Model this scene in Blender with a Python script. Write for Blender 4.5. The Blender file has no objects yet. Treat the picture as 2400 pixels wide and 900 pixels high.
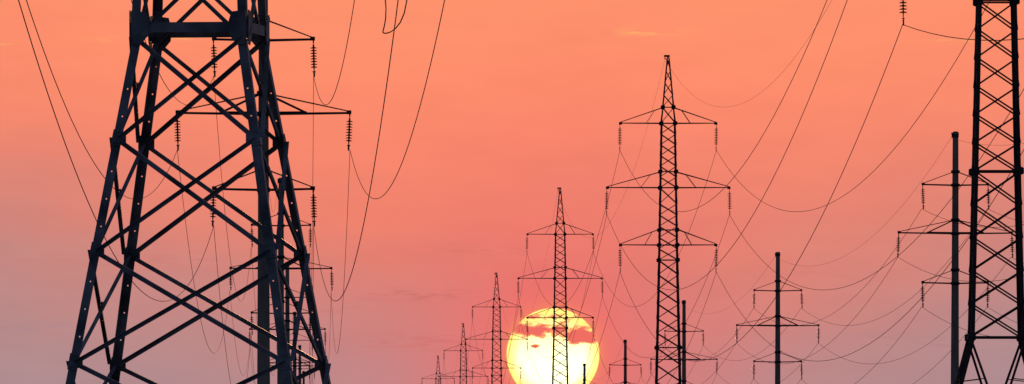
import bpy, math, random
from mathutils import Vector, Matrix
random.seed(4)
scene=bpy.context.scene
col=scene.collection
scene.view_settings.view_transform='Standard'
scene.view_settings.look='None'
scene.view_settings.exposure=0

def lin(r,g,b):
    f=lambda c:(c/255/12.92) if c/255<=0.04045 else ((c/255+0.055)/1.055)**2.4
    return (f(r),f(g),f(b),1)

# ---------------------------------------------------------------- materials
def surf_mat(name,c1,c2,scale,rough,metal=0.0,bump=0.0,stretch=(1,1,1),spec=.5):
    m=bpy.data.materials.new(name); m.use_nodes=True
    n=m.node_tree.nodes; l=m.node_tree.links
    b=n['Principled BSDF']; b.inputs['Roughness'].default_value=rough; b.inputs['Metallic'].default_value=metal
    b.inputs['Specular IOR Level'].default_value=spec
    tc=n.new('ShaderNodeTexCoord'); mp=n.new('ShaderNodeMapping'); mp.inputs['Scale'].default_value=stretch
    l.new(tc.outputs['Object'],mp.inputs['Vector'])
    no=n.new('ShaderNodeTexNoise'); no.inputs['Scale'].default_value=scale; no.inputs['Detail'].default_value=4
    l.new(mp.outputs['Vector'],no.inputs['Vector'])
    r=n.new('ShaderNodeValToRGB'); r.color_ramp.elements[0].color=(*c1,1); r.color_ramp.elements[1].color=(*c2,1)
    r.color_ramp.elements[0].position=.3; r.color_ramp.elements[1].position=.7
    l.new(no.outputs['Fac'],r.inputs['Fac']); l.new(r.outputs['Color'],b.inputs['Base Color'])
    if bump:
        bp=n.new('ShaderNodeBump'); bp.inputs['Strength'].default_value=bump
        l.new(no.outputs['Fac'],bp.inputs['Height']); l.new(bp.outputs['Normal'],b.inputs['Normal'])
    return m
M_STEEL=surf_mat('weathered_galvanised_steel',(.055,.06,.07),(.26,.29,.34),1.6,.5,.2,.15)
M_RUST=surf_mat('dark_painted_steel',(.03,.026,.026),(.07,.06,.058),2,.7,.0,0,(1,1,1),.3)
M_CONC=surf_mat('weathered_concrete',(.20,.18,.14),(.34,.31,.25),2.5,.9,0,.3,(1,1,.25))
M_GLASS=surf_mat('brown_glazed_porcelain',(.035,.018,.012),(.07,.035,.022),6,.45)
M_WIRE=surf_mat('aged_aluminium_cable',(.03,.025,.025),(.05,.045,.045),1,.9,0,0,(1,1,1),.05)
M_GRASS=surf_mat('dry_grass_field',(.035,.045,.018),(.10,.09,.045),.15,.95,0,.5)
M_FOUND=surf_mat('footing_concrete',(.2,.19,.17),(.33,.31,.28),4,.9,0,.3)

# ---------------------------------------------------------------- mesh helpers
class MB:
    def __init__(s): s.v=[]; s.f=[]
    def prism(s,p,q,prof,u,v):
        n=len(prof); b=len(s.v)
        for base in (p,q):
            for a,c in prof: s.v.append(base+u*a+v*c)
        for i in range(n):
            j=(i+1)%n; s.f.append((b+i,b+j,b+n+j,b+n+i))
        s.f.append(tuple(b+i for i in range(n))[::-1]); s.f.append(tuple(b+n+i for i in range(n)))
    def frame(s,p,q,u):
        a=(q-p).normalized()
        u=Vector(u); u=u-a*u.dot(a)
        if u.length<1e-4:
            u=Vector((1,0,0)) if abs(a.x)<.9 else Vector((0,1,0)); u=u-a*u.dot(a)
        u.normalize(); return a,u,a.cross(u)
    def box(s,p,q,w,h=None,u=(0,1,0.01)):
        p=Vector(p);q=Vector(q); h=h or w
        a,u,v=s.frame(p,q,u)
        s.prism(p,q,[(-w/2,-h/2),(w/2,-h/2),(w/2,h/2),(-w/2,h/2)],u,v)
    def angle(s,p,q,w,u,vd,t=None):
        """steel angle section: flanges run from the heel in directions u and vd"""
        p=Vector(p);q=Vector(q); t=t or w*.14
        a,u,v=s.frame(p,q,u)
        if v.dot(Vector(vd))<0: v=-v
        s.prism(p,q,[(0,0),(w,0),(w,t),(t,t),(t,w),(0,w)],u,v)
    def drilled_angle(s,p,q,w,u,vd,t,pitch=.56,hole=.030):
        """angle section whose u flange carries a row of open bolt holes"""
        p=Vector(p);q=Vector(q); a,u,v=s.frame(p,q,u)
        if v.dot(Vector(vd))<0: v=-v
        c=w*.56; h=hole/2
        s.prism(p,q,[(0,0),(c-h,0),(c-h,t),(t,t),(t,w),(0,w)],u,v)
        s.prism(p,q,[(c+h,0),(w,0),(w,t),(c+h,t)],u,v)
        Ln=(q-p).length; z=0.0; nxt=pitch*.6
        while nxt<Ln-.2:
            s.prism(p+a*z,p+a*nxt,[(c-h,0),(c+h,0),(c+h,t),(c-h,t)],u,v)
            z=nxt+hole; nxt+=pitch
        s.prism(p+a*z,q,[(c-h,0),(c+h,0),(c+h,t),(c-h,t)],u,v)
    def plate(s,c,n,up,pts,t):
        n=Vector(n).normalized(); up=Vector(up); up=(up-n*up.dot(n)).normalized(); sd=up.cross(n)
        c=Vector(c)
        s.prism(c-n*t/2,c+n*t/2,pts,sd,up)
    def lathe(s,rings,origin=Vector((0,0,0)),axis=Vector((0,0,-1)),seg=12,cap=True):
        a=axis.normalized(); x=Vector((1,0,0)) if abs(a.x)<.9 else Vector((0,1,0))
        x=(x-a*x.dot(a)).normalized(); y=a.cross(x); b=len(s.v)
        for r,h in rings:
            for i in range(seg):
                t=2*math.pi*(i+.5)/seg
                s.v.append(origin+a*h+x*(r*math.cos(t))+y*(r*math.sin(t)))
        for k in range(len(rings)-1):
            for i in range(seg):
                j=(i+1)%seg
                s.f.append((b+k*seg+i,b+k*seg+j,b+(k+1)*seg+j,b+(k+1)*seg+i))
        if cap:
            s.f.append(tuple(b+i for i in range(seg))[::-1])
            e=b+(len(rings)-1)*seg; s.f.append(tuple(e+i for i in range(seg)))
    def tube(s,pts,r,seg=6):
        b=len(s.v); n=len(pts)
        for k,p in enumerate(pts):
            d=(pts[min(k+1,n-1)]-pts[max(k-1,0)]).normalized()
            x=Vector((0,0,1))-d*d.z
            if x.length<.05: x=Vector((1,0,0))-d*d.x
            x.normalize(); y=d.cross(x)
            for i in range(seg):
                t=2*math.pi*i/seg; s.v.append(p+x*(r*math.cos(t))+y*(r*math.sin(t)))
        for k in range(n-1):
            for i in range(seg):
                j=(i+1)%seg; s.f.append((b+k*seg+i,b+k*seg+j,b+(k+1)*seg+j,b+(k+1)*seg+i))
        s.f.append(tuple(b+i for i in range(seg))[::-1]); e=b+(n-1)*seg; s.f.append(tuple(e+i for i in range(seg)))
    def mesh(s,name,mat,smooth=False):
        me=bpy.data.meshes.new(name); me.from_pydata([tuple(v) for v in s.v],[],s.f); me.materials.append(mat)
        if smooth:
            for p in me.polygons: p.use_smooth=True
        me.update(); return me
def add(name,me,parent=None,loc=(0,0,0),rot=0):
    o=bpy.data.objects.new(name,me); col.objects.link(o); o.location=loc
    o.rotation_euler=(0,0,rot) if not isinstance(rot,tuple) else rot
    if parent: o.parent=parent
    return o

# insulator string (hangs along -Z from 0)
def insulator(length,discs,rad,clamp=True):
    m=MB(); top=.14*length; bot=.20*length
    usable=length-top-bot; st=usable/discs
    rings=[(.018,0),(.018,top*.5),(.04,top*.55),(.04,top*.95)]
    for i in range(discs):
        h=top+i*st
        rings+=[(.035,h),(.05,h+st*.12),(rad*.75,h+st*.3),(rad,h+st*.46),(rad*.96,h+st*.56),(rad*.4,h+st*.54),(.035,h+st*.64)]
    rings+=[(.03,length-bot),(.022,length-bot*.6),(.022,length)]
    m.lathe(rings,seg=10)
    if clamp:
        m.box((0,-.16,-length-.03),(0,.16,-length-.03),.06,.08,(1,0,0))
        m.box((0,0,-length+bot*.45),(0,0,-length-.02),.08,.05,(1,0,0))
        m.box((-.07,0,-length+bot*.55),(.07,0,-length+bot*.55),.05,.05)
    return m

FACE=[((-1,-1),(1,-1)),((1,-1),(1,1)),((1,1),(-1,1)),((-1,1),(-1,-1))]
def interp(prof,z):
    for (z0,h0),(z1,h1) in zip(prof,prof[1:]):
        if z0<=z<=z1: return h0+(h1-h0)*(z-z0)/(z1-z0)
    return prof[-1][1]

# ================================================================ suspension lattice pylon
TP=[(8.7,1.385),(17.2,1.19),(25.9,.99),(27.4,.95),(33.1,.86),(39.5,.74),(41.1,.58),(46.2,.11)]
def lattice_body():
    m=MB()
    P=lambda sx,sy,z:Vector((sx*interp(TP,z),sy*interp(TP,z),z))
    for sx in(-1,1):
        for sy in(-1,1):
            foot=Vector((sx*3.7,sy*3.7,.25)); top=P(sx,sy,8.7)
            m.angle(foot,top,.22,(-sx,0,0),(0,-sy,0),.05)
            for ax in(0,1):
                mid=top.lerp(foot,.5)
                apex=Vector(mid); apex[ax]=0
                m.box(top-Vector((0,0,.1)),apex,.12)
                m.box(apex,foot,.11)
                q=top.lerp(apex,.5); m.box(top.lerp(foot,.27),q,.05)
    for sx in(-1,1):
        for sy in(-1,1):
            for (z0,h0),(z1,h1) in zip(TP,TP[1:]):
                w=.20 if z1<27 else (.17 if z1<41 else .11)
                m.angle(P(sx,sy,z0),P(sx,sy,z1),w,(-sx,0,0),(0,-sy,0),w*.22)
    def panels(za,zb,n):
        return [za+(zb-za)*i/n for i in range(n+1)]
    secs=[(8.7,17.2,5),(17.2,25.9,6),(25.9,31.5,5),(31.5,33.1,1),(33.1,39.5,6),(39.5,41.1,1),(41.1,46.0,4)]
    for za,zb,n in secs:
        zs=panels(za,zb,n)
        for z0,z1 in zip(zs,zs[1:]):
            bw=.085 if z1<26 else .07
            for (a,b) in FACE:
                nrm=Vector((a[0]+b[0],a[1]+b[1],0))*.5
                off=nrm*.02
                m.box(P(*a,z0)+off,P(*b,z1)+off,bw,.02,nrm.cross(Vector((0,0,1))))
                m.box(P(*b,z0)-off,P(*a,z1)-off,bw,.02,nrm.cross(Vector((0,0,1))))
    for z,w in((8.7,.18),(17.2,.14),(25.9,.14),(27.4,.13),(28.9,.1),(33.1,.13),(34.7,.1),(39.5,.13),(41.1,.1)):
        for a,b in FACE:
            m.box(P(*a,z),P(*b,z),w,w*.6)
        for sx in(-1,1):
            for sy in(-1,1):
                c=P(sx,sy,z)+Vector((-sx*.05,sy*.02,0)); k=.2
                m.plate(c,(0,1,0),(0,0,1),[(-k,-k*.7),(-k*.5,-k),(k*.5,-k),(k,-k*.7),(k,k*.7),(k*.5,k),(-k*.5,k),(-k,k*.7)],.03)
    m.box((-.42,0,46.2),(.16,0,46.2),.16,.2); m.box((-.34,0,46.2),(-.34,0,45.85),.06)
    m.box((-.36,0,46.1),(.05,0,45.5),.06)
    return m.mesh('lattice_body',M_RUST)
def lattice_arm(zb,half):
    m=MB(); zt=zb+1.55; hb=interp(TP,zb); ht=interp(TP,zt)
    for s in(-1,1):
        tip=Vector((s*half,0,zb+.02))
        for sy in(-1,1):
            t2=tip+Vector((0,sy*.06,0))
            m.box((s*hb,sy*hb,zb),t2,.12,.09)
            m.box((s*ht,sy*ht,zt),t2+Vector((0,0,.08)),.08,.07)
            B=lambda t:Vector((s*hb,sy*hb,zb)).lerp(t2,t)
            T=lambda t:Vector((s*ht,sy*ht,zt)).lerp(t2,t)
            m.box(B(.36),T(.18),.045)
        for t0,t1 in((0,.3),(.3,.55),(.55,.78)):
            a=Vector((s*hb,-hb,zb)).lerp(tip,t0); b=Vector((s*hb,hb,zb)).lerp(tip,t1)
            m.box(a,b,.05)
            a=Vector((s*hb,hb,zb)).lerp(tip,t0); b=Vector((s*hb,-hb,zb)).lerp(tip,t1)
            m.box(a,b,.05)
        m.box(tip-Vector((s*.22,0,.03)),tip+Vector((s*.1,0,-.03)),.2,.24)
        m.box(tip,tip-Vector((0,0,.22)),.08)
    return m.mesh('cross_arm',M_RUST)
def footing():
    m=MB(); m.lathe([(.75,-.6),(.75,.12),(.35,.2),(.35,.45)],Vector((0,0,0)),Vector((0,0,1)),4)
    return m.mesh('footing',M_FOUND)
FT=footing()
def footings(e,h):
    for sx in(-1,1):
        for sy in(-1,1): add('footing',FT,e,(sx*h,sy*h,0))

LB=lattice_body()
ARMS_T=[(27.4,4.8),(33.1,6.1),(39.5,4.8)]
LA=[lattice_arm(z,h) for z,h in ARMS_T]
LI=insulator(2.5,10,.21).mesh('insulator_string',M_GLASS,True)
LINE_ROT=math.atan(.45*1000/23570)
Tpos=[(24.8,515,1.5),(15.53,1000,0),(6.99,1459,1.25),(-3.04,1991,1.1),(-12.04,2489,0),(-21.83,2974,-.9),(-31.3,3460,-4.5)]
BASES=[]
def build_lattice(i,x,y,z):
    e=bpy.data.objects.new('lattice_pylon',None); col.objects.link(e); e.location=(x,y,z); e.rotation_euler=(0,0,LINE_ROT)
    e.empty_display_size=2
    e['label']='dark steel lattice power pylon with three cross arms in open field'
    if i==2: e['label']='dark steel lattice power pylon silhouetted against the setting sun'
    e['category']='pylon'; e['group']='lattice pylons of the double-circuit power line'
    BASES.append((x,y,z))
    add('lattice_body',LB,e); footings(e,3.7)
    for me,(za,h) in zip(LA,ARMS_T):
        add('cross_arm',me,e)
        for s in(-1,1): add('insulator_string',LI,e,(s*h,0,za-.15),(random.uniform(-.02,.02),random.uniform(-.02,.02),0))
for i,t in enumerate(Tpos): build_lattice(i,*t)

# ================================================================ concrete pylon
ARMS_C=[(16.3,2.17),(19.6,3.75),(22.8,2.17)]
def conc_pole():
    m=MB(); H=26.3
    rings=[(.34,-1.0)]+[(.325-(.325-.19)*k/10,H*k/10) for k in range(11)]+[(.12,H+.04)]
    m.lathe(rings,Vector((0,0,0)),Vector((0,0,1)),20)
    return m.mesh('pole',M_CONC,False)
def conc_arm(z,half):
    m=MB(); r=.25; rise=.87
    for s in(-1,1):
        tip=Vector((s*half,0,z))
        for sy in(-1,1):
            m.box((0,sy*(r+.04),z-.03),tip+Vector((0,sy*.05,.02)),.11,.09)
            m.box((s*.1,sy*(r+.02),z+rise),tip+Vector((0,sy*.04,.09)),.045,.045)
            if half>3:
                m.box((s*.15,sy*(r+.03),z+rise*.97),(s*half*.5,sy*(r*.5+.02),z+.02),.09,.08)
                m.box((0,sy*(r+.03),z+.03),(s*half*.5,sy*(r*.5+.02),z+.05),.08,.08)
        for t0,t1 in((.15,.4),(.4,.65),(.65,.85)):
            m.box((s*half*t0,-r*(1-t0),z),(s*half*t1,r*(1-t1),z),.04)
        m.box(tip-Vector((s*.14,0,-.05)),tip+Vector((s*.07,0,.05)),.16,.17)
        m.box(tip,tip-Vector((0,0,.14)),.06)
    for zz in(z-.02,z+rise):
        m.lathe([(r+.03,-.1),(r+.045,-.08),(r+.045,.08),(r+.03,.1)],Vector((0,0,zz)),Vector((0,0,1)),16)
    return m.mesh('cross_arm',M_RUST)
def earth_bracket():
    m=MB(); m.box((-.28,0,26.2),(.22,0,26.2),.09,.12); m.box((-.24,0,26.2),(-.24,0,25.9),.05)
    m.lathe([(.2,-.12),(.22,-.1),(.22,.1),(.2,.12)],Vector((0,0,26.05)),Vector((0,0,1)),14)
    return m.mesh('earth_wire_bracket',M_RUST)
CP=conc_pole(); CA=[conc_arm(z,h) for z,h in ARMS_C]; CE=earth_bracket()
CI=insulator(1.45,8,.15).mesh('insulator_string',M_GLASS,True)
Ppos=[(-10.79,437,-.95),(-17.15,745,-.5),(-22.3,1000,-.6),(-27.05,1250,-.8),(-31.7,1500,-1.0),(-36.4,1755,-1.5)]
Qpos=[(29.3,666,0),(24.25,919,-1.65),(19.47,1139,-1.6),(15.68,1395,-1.9),(11.76,1640,-1.8),(7.2,1890,-2.2)]
def build_conc(x,y,z,grp,lab):
    e=bpy.data.objects.new('concrete_pylon',None); col.objects.link(e); e.location=(x,y,z)
    e.rotation_euler=(0,random.uniform(-.003,.003),LINE_ROT+random.uniform(-.01,.01))
    e['label']=lab; e['category']='pylon'; e['group']=grp
    BASES.append((x,y,z))
    add('pole',CP,e); add('earth_wire_bracket',CE,e)
    for me,(za,h) in zip(CA,ARMS_C):
        add('cross_arm',me,e)
        for s in(-1,1): add('insulator_string',CI,e,(s*h,0,za-.1),(random.uniform(-.03,.03),random.uniform(-.04,.04),0))
for k,p in enumerate(Ppos): build_conc(*p,'concrete pylons continuing from the anchor pylon',
    'round concrete power pole partly hidden by lattice anchor pylon' if k==0 else 'round concrete power pole with three steel cross arms')
for p in Qpos: build_conc(*p,'concrete pylons of the outer power line','slender concrete power pole with three steel cross arms')

# ================================================================ anchor lattice pylon (near)
AX,AY=-6.21,200.0; AROT=math.radians(-8.9)
AP=[(.3,2.88),(10.94,1.135),(22.2,.72),(26.5,.1)]
ALEV=[.3,2.3,4.51,6.71,8.94,10.94]
def anchor_body():
    m=MB()
    P=lambda sx,sy,z:Vector((sx*interp(AP,z),sy*interp(AP,z),z))
    LW=.175
    for sx in(-1,1):
        for sy in(-1,1):
            m.drilled_angle(P(sx,sy,.3),P(sx,sy,10.9),LW,(-sx,0,0),(0,-sy,0),.022)
            m.angle(P(sx,sy,10.9)+Vector((sx*.03,sy*.03,0)),P(sx,sy,22.2),LW,(-sx,0,0),(0,-sy,0),.022)
            m.angle(P(sx,sy,22.2),P(sx,sy,26.5),.1,(-sx,0,0),(0,-sy,0),.02)
            for z in ALEV[1:-1]:
                p0=P(sx,sy,z-.16)+Vector((sx*.02,sy*.02,0)); p1=P(sx,sy,z+.16)+Vector((sx*.02,sy*.02,0))
                m.angle(p0,p1,LW+.015,(-sx,0,0),(0,-sy,0),.018)
                for dz in(-.11,.11):
                    for dxx in(.05,.12):
                        m.lathe([(.016,0),(.016,.03)],P(sx,sy,z+dz)+Vector((-sx*dxx+sx*.02,sy*.02,0)),Vector((0,sy,0)),6)
    def xb(z0,z1,w):
        for fi,(a,b) in enumerate(FACE):
            n=Vector((a[0]+b[0],a[1]+b[1],0))*.5; side=Vector((b[0]-a[0],b[1]-a[1],0))*.5
            o1=n*.008; o2=-n*.04
            A0=P(*a,z0)+side*.08;B0=P(*b,z0)-side*.08;A1=P(*a,z1)+side*.08;B1=P(*b,z1)-side*.08
            m.angle(A0+o1,B1+o1,w,(0,0,-1),n,.012)
            m.angle(B0+o2,A1+o2,w,(0,0,-1),-n,.012)
            wa=(A1-B1).length; wb=(A0-B0).length; t=wb/(wa+wb)
            c=A0.lerp(B1,t)-n*.016-Vector((0,0,w*.5))
            m.plate(c,n,(0,0,1),[(-.05,-.05),(.05,-.05),(.05,.05),(-.05,.05)],.03)
    for z0,z1 in zip(ALEV,ALEV[1:]): xb(z0,z1,.085)
    UP=[10.94,12.9,13.4,15.2,17.0,17.5,19.3,21.1,22.0]
    for z0,z1 in zip(UP,UP[1:]): xb(z0+.02,z1-.02,.075)
    for a,b in FACE:
        n=Vector((a[0]+b[0],a[1]+b[1],0))*.5; side=Vector((b[0]-a[0],b[1]-a[1],0))*.5
        for z in ALEV[1:-1]:
            for q,sg in((a,1),(b,-1)):
                w0,w1=(-.10,.14) if sg*n.cross(Vector((0,0,1))).dot(side)<0 else (-.14,.10)
                m.plate(P(*q,z)+side*sg*.12+n*.012-Vector((0,0,.03)),n,(0,0,1),[(w0,-.13),(w1,-.1),(w1,.1),(w0,.13)],.012)
        # belt: channel beam
        m.box(P(*a,11.12)+n*.02,P(*b,11.12)+n*.02,.06,.20,n)
        for q,sg in((a,1),(b,-1)):
            pts=[(-.15,-.32),(.02,-.34),(.18,-.15),(.21,.08),(.14,.32),(-.15,.36)]
            if sg*Vector((0,0,1)).cross(n).dot(side)<0: pts=[(-x,y) for x,y in pts][::-1]
            m.plate(P(*q,11.1)+side*sg*.13+n*.065,n,(0,0,1),pts,.018)
        for z in(12.9,14.4,17.0,18.4,21.1,22.2):
            m.box(P(*a,z),P(*b,z),.05,.1,n)
    return m.mesh('lattice_body',M_STEEL)
AARMS=[(13.3,4.12,4.2),(17.35,5.12,5.95),(21.45,3.55,4.2)]
def anchor_arm(z,hl,hr):
    m=MB(); hb=interp(AP,z); zt=z+1.3; ht=interp(AP,min(zt,22.2))
    for s,half in((-1,hl),(1,hr)):
        tip=Vector((s*half,0,z))
        for sy in(-1,1):
            b0=Vector((s*hb,sy*hb,z)); t0=Vector((s*ht,sy*ht,zt)); e=tip+Vector((0,sy*.16,0))
            m.angle(b0,e,.13,(0,0,1),(0,-sy,0)); m.angle(t0,e+Vector((0,0,.1)),.1,(0,0,-1),(0,-sy,0))
            for k in range(4):
                a=b0.lerp(e,k/4.5); b=t0.lerp(e,(k+.5)/4.5); c=b0.lerp(e,(k+1)/4.5)
                m.box(a,b,.05); m.box(b,c,.05)
        for k in range(5):
            m.box(Vector((s*hb,-hb,z)).lerp(tip,k/5),Vector((s*hb,hb,z)).lerp(tip,(k+1)/5),.06)
        m.box(tip+Vector((0,-.3,0)),tip+Vector((0,.3,0)),.16,.2)
    return m.mesh('cross_arm',M_STEEL)
ea=bpy.data.objects.new('anchor_pylon',None); col.objects.link(ea); ea.location=(AX,AY,0); ea.rotation_euler=(0,0,AROT)
ea['label']='large grey steel lattice anchor pylon with crossed bracing and gusset plates'; ea['category']='pylon'
BASES.append((AX,AY,0))
add('lattice_body',anchor_body(),ea); footings(ea,2.85)
for a in AARMS: add('cross_arm',anchor_arm(*a),ea)
TI=insulator(1.9,9,.14,False).mesh('insulator_string',M_GLASS,True)

# ================================================================ wires
def R(x,y,a): return Vector((x*math.cos(a)-y*math.sin(a),x*math.sin(a)+y*math.cos(a),0))
def span(a,b,s,n=40):
    return [a.lerp(b,i/n)-Vector((0,0,4*s*(i/n)*(1-i/n))) for i in range(n+1)]
def wire(paths,r,label,group):
    pts=[]
    for p in paths: pts+= p if not pts else p[1:]
    m=MB(); m.tube(pts,r)
    o=add('power_line_wire',m.mesh('power_line_wire',M_WIRE,True))
    o['label']=label; o['category']='power line'; o['group']=group
LT='thin dark power cable sagging between lattice pylons'
GT='wires strung along the lattice pylons'
Tall=[(34.2,35,8.0)]+Tpos
for (za,h) in ARMS_T:
    for s in(-1,1):
        at=[Vector((x,y,z+za-.15-2.53))+R(s*h,0,LINE_ROT) for x,y,z in Tall]
        ps=[]
        for k,(a,b) in enumerate(zip(at,at[1:])): ps.append(span(a,b,10.0 if k==0 else 12.7*((b-a).length/485)**2))
        wire(ps,.020,LT,GT)
at=[Vector((x,y,z+45.85))+R(-.34,0,LINE_ROT) for x,y,z in Tall]
wire([span(a,b,13*((b-a).length/485)**2) for a,b in zip(at,at[1:])],.009,'thin earth wire strung between lattice pylon peaks',GT)
Qall=[(34.4,420,0)]+Qpos
LQ='thin dark power cable sagging between concrete poles'; GQ='wires strung along the outer concrete pylons'
for (za,h) in ARMS_C:
    for s in(-1,1):
        at=[Vector((x,y,z+za-.1-1.48))+R(s*h,0,LINE_ROT) for x,y,z in Qall]
        wire([span(a,b,4.0*((b-a).length/250)**2) for a,b in zip(at,at[1:])],.014,LQ,GQ)
at=[Vector((x,y,z+25.9))+R(-.24,0,LINE_ROT) for x,y,z in Qall]
wire([span(a,b,3.6*((b-a).length/250)**2) for a,b in zip(at,at[1:])],.008,'thin earth wire strung between concrete pole tops',GQ)
GP='wires strung from the anchor pylon along the concrete pylons'
prev=Vector((-75,0,0)); c0=Vector((AX,AY,0))
for (za,hl,hr),(zc,h) in zip(AARMS,ARMS_C):
    for s,half in((-1,hl),(1,hr)):
        tip=c0+R(s*half,0,AROT)+Vector((0,0,za-.03))
        first=Vector((Ppos[0][0],Ppos[0][1],Ppos[0][2]+zc-1.58))+R(s*h,0,LINE_ROT)
        back=prev+R(s*half,0,math.radians(-18))+Vector((0,0,za+.5))
        ends=[]
        for tgt,dr in((back,-.10),(first,-.09)):
            d=(tgt-tip); d.z=0; d.normalize(); d=(d+Vector((0,0,dr))).normalized()
            o=add('insulator_string',TI,None)
            st=tip+d*.15
            Mw=Matrix.Translation(st)@(-d).to_track_quat('Z','Y').to_matrix().to_4x4()
            Mp=Matrix.Translation((AX,AY,0))@Matrix.Rotation(AROT,4,'Z')
            o.parent=ea; o.matrix_local=Mp.inverted()@Mw
            ends.append(st+d*1.9)
        e0,e1=ends
        jump=[]
        n=18
        for i in range(n+1):
            t=i/n; p=e0.lerp(e1,t); p.z-=2.05*(1-abs(2*t-1)**2.6)
            p+=R(s*.12*math.sin(t*math.pi*3),0,0); jump.append(p)
        at=[first]+[Vector((x,y,z+zc-1.58))+R(s*h,0,LINE_ROT) for x,y,z in Ppos[1:]]
        ps=[span(back,e0,4.0,24),jump,span(e1,first,5.1,50)]
        for a,b in zip(at,at[1:]): ps.append(span(a,b,6.6*((b-a).length/308)**2))
        wire(ps,.0125,'dark power cable sagging from anchor pylon to concrete poles',GP)
at=[Vector((-75,0,28)),Vector((AX,AY,26.5))]+[Vector((x,y,z+25.9))+R(-.24,0,LINE_ROT) for x,y,z in Ppos]
wire([span(a,b,4.6*((b-a).length/280)**2) for a,b in zip(at,at[1:])],.008,'thin earth wire from anchor pylon peak to concrete pole tops',GP)

# ================================================================ ground
xs=[-9000,-4000,-1500,-600,-300]+[-200+10*i for i in range(41)]+[300,600,1500,4000,9000]
ys=[-3000,-1000,-300,-100]+[-50+25*i for i in range(144)]+[3800,4500,6000,9000,14000,22000,34000]
def gh(x,y):
    W=1e-9;S=0
    for bx,by,bz in BASES:
        d=(x-bx)**2*4+(y-by)**2+9; w=1/d**1.3; W+=w; S+=w*bz
    h=S/W
    far=max(0,(abs(x)-250)/800)+max(0,(y-3600)/1500)+max(0,(-y)/400)
    return h/(1+far*far*4)
gm=MB()
for y in ys:
    for x in xs: gm.v.append(Vector((x,y,gh(x,y)-.02)))
nx=len(xs)
for j in range(len(ys)-1):
    for i in range(nx-1): gm.f.append((j*nx+i,j*nx+i+1,(j+1)*nx+i+1,(j+1)*nx+i))
g=add('ground',gm.mesh('ground',M_GRASS,True)); g['kind']='structure'; g['label']='flat dry grass field under the power lines'; g['category']='ground'

# ================================================================ sun
SD=20000.0; SX,SZ,SR=81.5,297.8,92.3
bpy.ops.mesh.primitive_uv_sphere_add(segments=96,ring_count=48,radius=SR,location=(SX,SD,SZ))
sun_o=bpy.context.object; sun_o.name='sun'; sun_o.data.name='sun'
for p in sun_o.data.polygons: p.use_smooth=True
sun_o['label']='glowing yellow setting sun crossed by thin pink clouds'; sun_o['category']='sun'
m=bpy.data.materials.new('glowing_sun'); m.use_nodes=True; N=m.node_tree.nodes; L=m.node_tree.links; N.clear()
out=N.new('ShaderNodeOutputMaterial'); em=N.new('ShaderNodeEmission'); L.new(em.outputs[0],out.inputs[0])
class NG:
    def __init__(s,tree): s.n=tree.nodes; s.l=tree.links
    def m(s,op,a,b=None,c=None,clamp=False):
        x=s.n.new('ShaderNodeMath'); x.operation=op; x.use_clamp=clamp
        for i,v in enumerate((a,b,c)):
            if v is None: continue
            if isinstance(v,(int,float)): x.inputs[i].default_value=v
            else: s.l.new(v,x.inputs[i])
        return x.outputs[0]
    def mr(s,v,a,b,c=0,d=1,smooth=True):
        x=s.n.new('ShaderNodeMapRange'); x.interpolation_type='SMOOTHSTEP' if smooth else 'LINEAR'
        s.l.new(v,x.inputs[0])
        for i,q in enumerate((a,b,c,d)): x.inputs[i+1].default_value=q
        return x.outputs[0]
    def mix(s,f,a,b,mode='MIX'):
        x=s.n.new('ShaderNodeMix'); x.data_type='RGBA'; x.blend_type=mode
        for i,v in ((0,f),(6,a),(7,b)):
            if isinstance(v,(int,float)): x.inputs[i].default_value=v
            elif isinstance(v,tuple): x.inputs[i].default_value=v
            else: s.l.new(v,x.inputs[i])
        return x.outputs[2]
    def noise(s,vec,scale,detail=5,rough=.55):
        x=s.n.new('ShaderNodeTexNoise'); x.inputs['Scale'].default_value=scale; x.inputs['Detail'].default_value=detail
        x.inputs['Roughness'].default_value=rough; s.l.new(vec,x.inputs['Vector']); return x.outputs['Fac']
    def comb(s,a,b,c):
        x=s.n.new('ShaderNodeCombineXYZ')
        for i,v in enumerate((a,b,c)):
            if isinstance(v,(int,float)): x.inputs[i].default_value=v
            else: s.l.new(v,x.inputs[i])
        return x.outputs[0]
    def gauss(s,x,z,cx,cz,a,b):
        p=s.m('DIVIDE',s.m('SUBTRACT',x,cx),a); q=s.m('DIVIDE',s.m('SUBTRACT',z,cz),b)
        return s.m('EXPONENT',s.m('MULTIPLY',s.m('ADD',s.m('MULTIPLY',p,p),s.m('MULTIPLY',q,q)),-1.0))
G=NG(m.node_tree)
tc=N.new('ShaderNodeTexCoord'); sp=N.new('ShaderNodeSeparateXYZ'); L.new(tc.outputs['Object'],sp.inputs[0])
px=G.m('DIVIDE',sp.outputs[0],SR); pz=G.m('DIVIDE',sp.outputs[2],SR)
rr=G.m('SQRT',G.m('ADD',G.m('MULTIPLY',px,px),G.m('MULTIPLY',pz,pz)))
c=G.mix(G.mr(pz,-.3,.9),(2.0,1.85,1.0,1),(1.5,1.15,.36,1))
c=G.mix(G.mr(rr,.62,1.0),c,(1.4,1.0,.24,1))
vec=G.comb(G.m('ADD',G.m('MULTIPLY',px,1.0),3.7),1.3,G.m('MULTIPLY',pz,2.3))
nz=G.noise(vec,4.0,8,.66)
def amp(k,*a): return G.m('MULTIPLY',G.gauss(px,pz,*a),k)
band=amp(1.25,.62,.36,.5,.20)
for a in ((1.05,-.55,.50,.5,.12),(.55,.05,.80,.8,.07),(.5,.15,.56,.6,.12),(.6,-.75,.66,.25,.1)):
    band=G.m('ADD',band,amp(*a))
sgn=G.m('ADD',band,G.m('MULTIPLY',G.m('SUBTRACT',nz,.5),2.6))
sgn=G.m('SUBTRACT',sgn,G.mr(pz,.32,.05,0.0,.9))
sgn=G.m('ADD',sgn,amp(1.7,-.38,.16,.13,.06))
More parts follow.
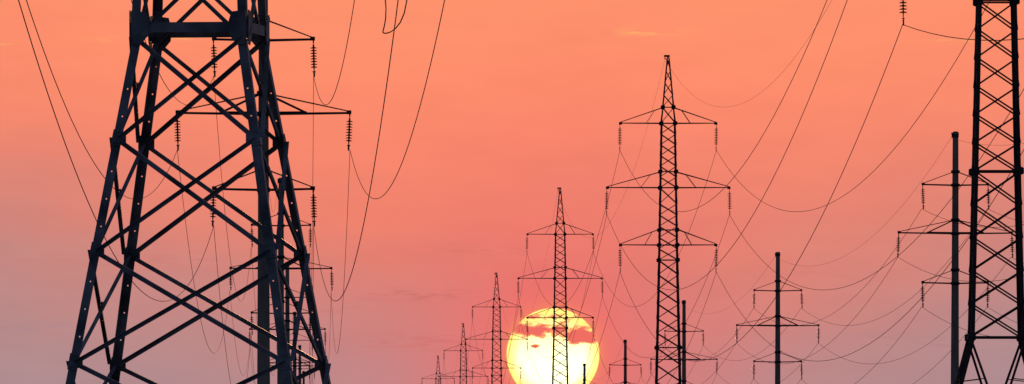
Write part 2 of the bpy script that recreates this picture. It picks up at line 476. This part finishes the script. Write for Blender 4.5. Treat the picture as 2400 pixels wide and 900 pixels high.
c=G.mix(G.mr(sgn,.2,.6),c,(1.15,.52,.18,1))
c=G.mix(G.mr(sgn,.45,.85),c,lin(240,110,98))
L.new(c,em.inputs[0]); em.inputs[1].default_value=1.0
sun_o.data.materials.append(m)

# ================================================================ world sky
w=bpy.data.worlds.new('World'); scene.world=w; w.use_nodes=True
try:
    w.cycles.sampling_method='MANUAL'; w.cycles.sample_map_resolution=256
except Exception: pass
N=w.node_tree.nodes; L=w.node_tree.links; N.clear(); G=NG(w.node_tree)
out=N.new('ShaderNodeOutputWorld'); bg=N.new('ShaderNodeBackground'); L.new(bg.outputs[0],out.inputs[0])
tc=N.new('ShaderNodeTexCoord'); sp=N.new('ShaderNodeSeparateXYZ'); L.new(tc.outputs['Generated'],sp.inputs[0])
dx,dy,dz=sp.outputs
hor=G.m('SQRT',G.m('ADD',G.m('MULTIPLY',dx,dx),G.m('MULTIPLY',dy,dy)))
el=G.m('DIVIDE',dz,G.m('MAXIMUM',hor,.001))
ax=dx
F=23570.0
nbig=G.noise(G.comb(G.m('MULTIPLY',ax,28.0),dy,G.m('MULTIPLY',dz,75.0)),1.0,3,.5)
elw=G.m('ADD',el,G.m('MULTIPLY',G.m('SUBTRACT',nbig,.5),.016))
elw=G.m('SUBTRACT',elw,G.m('MULTIPLY',G.m('POWER',G.m('ABSOLUTE',G.m('SUBTRACT',ax,.004)),2.0),1.9))
ramp=N.new('ShaderNodeValToRGB'); L.new(G.m('DIVIDE',elw,.06,clamp=True),ramp.inputs[0])
cr=ramp.color_ramp; cr.interpolation='B_SPLINE'
stops=[(0.0,(168,139,147)),(.18,(178,141,143)),(.32,(201,135,128)),(.46,(232,132,113)),(.60,(252,139,109)),(.80,(255,146,109)),(1.0,(255,152,112))]
cr.elements[0].position=0; cr.elements[0].color=lin(*stops[0][1]); cr.elements[1].position=1; cr.elements[1].color=lin(*stops[-1][1])
for p,cc in stops[1:-1]:
    e=cr.elements.new(p); e.color=lin(*cc)
c=ramp.outputs[0]
sd=Vector((SX,SD,SZ-1.7)).normalized()
vs=N.new('ShaderNodeVectorMath'); vs.operation='DISTANCE'; L.new(tc.outputs['Generated'],vs.inputs[0]); vs.inputs[1].default_value=sd
dist=vs.outputs['Value']
glow=G.m('EXPONENT',G.m('MULTIPLY',dist,-1/.0105))
c=G.mix(G.m('MULTIPLY',glow,1.2,clamp=True),c,lin(252,103,98))
edge=G.m('EXPONENT',G.m('MULTIPLY',G.m('MAXIMUM',G.m('SUBTRACT',dist,.0044),0.0),-1/.0006))
c=G.mix(G.m('MULTIPLY',edge,.65,clamp=True),c,lin(255,158,100))
nw=G.noise(G.comb(G.m('MULTIPLY',ax,300.0),0.0,G.m('MULTIPLY',dz,2200.0)),1.0,5,.65)
nwm=G.mr(nw,.42,.68)
def wisp(c,u,v,a,b,colr,k):
    gz=G.gauss(ax,el,(u-1200)/F,(1180-v)/F,a/F,b/F)
    return G.mix(G.m('MULTIPLY',G.m('MULTIPLY',gz,nwm),k,clamp=True),c,lin(*colr))
for u,v,a,b,cc,k in[(1505,76,85,9,(255,175,108),.95),(275,93,70,6,(255,175,105),.95),(440,88,60,6,(255,175,105),.95),(2230,97,70,6,(255,170,110),.8),
    (0,105,40,5,(255,170,110),.6),(985,690,110,12,(190,100,98),.8),(1150,585,130,12,(206,108,100),.55),(1000,800,260,26,(210,110,104),.5),(300,610,300,16,(202,124,116),.6),(1900,640,300,14,(212,124,115),.45),(60,760,160,18,(170,136,142),.6),(2150,800,220,22,(182,130,133),.6),(700,720,200,14,(206,118,112),.6)]:
    c=wisp(c,u,v,a,b,cc,k)
nm=G.noise(G.comb(G.m('MULTIPLY',ax,90.0),0.0,G.m('MULTIPLY',dz,340.0)),1.0,4,.55)
c=G.mix(1.0,c,G.comb(G.mr(nm,.2,.8,.965,1.03,False),G.mr(nm,.2,.8,.945,1.055,False),G.mr(nm,.2,.8,.95,1.05,False)),'MULTIPLY')
c=G.mix(G.mr(dist,.10,.75),c,(.06,.08,.14,1))
c=G.mix(G.mr(el,.10,.6),c,(.05,.065,.12,1))
L.new(c,bg.inputs[0]); bg.inputs[1].default_value=1.0

# ================================================================ low sun lamp
ld=bpy.data.lights.new('sunset_light','SUN'); ld.energy=2.0; ld.angle=math.radians(.53); ld.color=(1,.45,.2)
lo=bpy.data.objects.new('sunset_light',ld); col.objects.link(lo); lo.location=(0,50,80)
dirv=Vector((-math.sin(math.radians(.23)),-1,-math.tan(math.radians(3.0))))
lo.rotation_euler=dirv.to_track_quat('-Z','Y').to_euler()

# ================================================================ camera
cd=bpy.data.cameras.new('camera'); cam=bpy.data.objects.new('camera',cd); col.objects.link(cam)
cam.location=(0,0,1.7); cam.rotation_euler=(math.radians(90),0,0)
cd.sensor_width=36; cd.lens=36*23570/2400; cd.shift_y=730/2400
cd.clip_start=1; cd.clip_end=80000
scene.camera=cam
